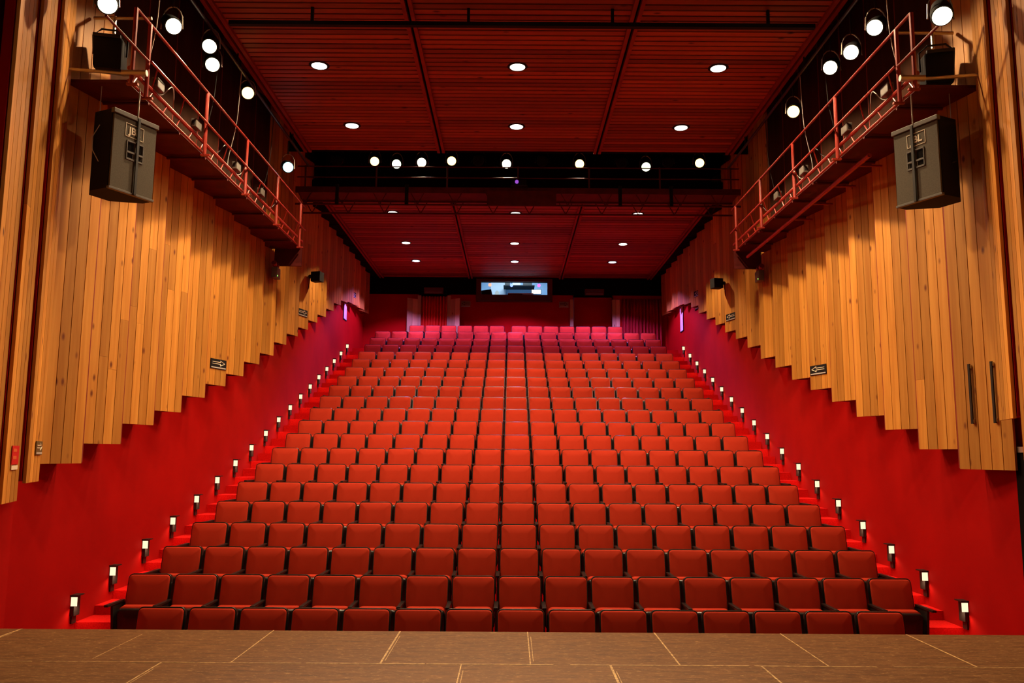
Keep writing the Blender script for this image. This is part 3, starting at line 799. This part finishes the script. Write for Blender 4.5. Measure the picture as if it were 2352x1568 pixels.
MB().prism([(-.22, 0), (.19, 0), (.13, .29), (-.24, .25)], -.03, .03, Matrix.Rotation(R(90), 4, 'X')).done('screen', BLACKP, t); MB().box(-.05, .05, -.1, .06, -.04, .02).done('stand', IRON, t)
t = empty('equipment_cabinet', (-1.15, BW + .52, 7.2), 0, 'low dark cabinet under the booth window, left of the desk', 'cabinet')
MB().box(-.6, .62, -.25, .25, 0, .77).done('body', mat('dark_cabinet', (.03, .03, .035), .5), t); MB().box(-.6, .62, -.25, .25, .772, .785).done('top', IRON, t)
t = empty('wall_screen', (.78, BW + 1.3, 8.41), 0, 'bright white lit screen at the right side of the booth', 'screen')
MB().box(-.19, .19, 0, .03, -.09, .09).done('bezel', IRON, t); MB().box(-.17, .17, -.005, 0, -.075, .075).done('panel', glow('screen_white', (.9, .97, 1), 2.2), t)
t = empty('desk_lamp', (-.66, BW + .45, 7.98), 0, 'pale tapered lamp shade beside the dark booth monitor', 'lamp')
MB().tube([(0, 0, .04), (0, 0, .22), (0, 0, .30)], [.10, .075, .03], 16).done('shade', glow('pale_shade', (.7, .9, 1), .7), t, True); MB().tube([(0, 0, 0), (0, 0, .04)], [.06, .05], 12).done('base', PAPER, t)
for (x, z, c, lab) in ((-.93, 8.56, (1, .25, .15), 'small glowing orange red lamp in the booth'), (.86, 8.55, (.8, .1, 1), 'small glowing violet lamp in the booth'), (-.14, 8.55, (.2, .3, 1), 'small glowing blue lamp in the booth')):
    t = empty('booth_lamp', (x, BW + .8, z), 0, lab, 'lamp', 'coloured lamps in the booth')
    MB().tube([(0, -.03, 0), (0, .03, .0)], .055, 14).done('lens', glow('booth_glow', c, 3), t); MB().tube([(0, .03, 0), (0, .16, .02)], [.055, .04], 14).done('housing', IRON, t, True); MB().tube([(0, .08, .03), (0, .08, 9.6 - z)], .01, 6).done('stem', IRON, t)
t = empty('equipment_shelf', (.15, BW + 2.6, 8.86), 0, 'dark shelf with equipment on the far wall of the booth', 'shelf')
MB().box(-.6, .6, -.15, .6, 0, .035).done('board', BLACK, t); MB().box(-.25, .05, -.1, .1, .035, .2).done('device', PAPER, t); MB().box(.15, .5, -.1, .1, .035, .14).done('device', IRON, t); MB().box(-.55, -.35, -.1, .1, .035, .17).done('device', IRON, t)
t = empty('white_board', (-.62, bd - .02, 8.75), 0, 'pale blue panel on the left part of the booth back wall', 'panel')
MB().box(-.35, .25, -.03, 0, -.35, .5).done('panel', PAPER, t); MB().box(-.37, .27, -.035, -.03, .47, .5).done('edge', STEEL, t)

# ------------------------------------------------------------------ cables on the catwalks
def cable(pts, label, m=IRON, r=.007):
    P = [Vector(p) for p in pts]; out = []
    for i in range(len(P) - 1):
        a, b, c, d = P[max(i - 1, 0)], P[i], P[i + 1], P[min(i + 2, len(P) - 1)]
        for k in range(6):
            s = k / 6; out.append(.5 * ((2 * b) + (c - a) * s + (2 * a - 5 * b + 4 * c - d) * s * s + (3 * b - a - 3 * c + d) * s ** 3))
    out.append(P[-1]); mb = MB(); mb.tube(out, r, 6)
    return tag(mb.done('cable', m, None, True), label, 'cable', 'cables on the catwalks')


for sx, side in ((-1, 'left'), (1, 'right')):
    for k, y in enumerate((9.6, 11.6, 12.6, 14.4)):
        cable([(sx * 4.40, y - .1, 8.40), (sx * 4.47, y, 7.6), (sx * 4.62, y + .12, 6.95), (sx * 4.50, y + .3, 6.86), (sx * 4.44, y + .5, 7.05), (sx * 4.52, y + .75, 6.84)],
              f'looped lighting cable on the {side} catwalk, {ORD[k]} from the stage', IRON if k % 2 else GREYP, .006)
    for k, y in enumerate((9.75, 11.0, 12.7, 14.0)):
        t = empty('junction_box', (sx * 4.47, y, 6.86), 0, f'grey cable junction box on the {side} catwalk rail, {ORD[k]} from the stage', 'junction box', 'junction boxes on the catwalks')
        MB().box(-.04, .04, -.1, .1, 0, .12, None, .01).done('case', CABGREY, t); MB().box(-.02, .02, -.105, -.1, .03, .09).done('socket', IRON, t)
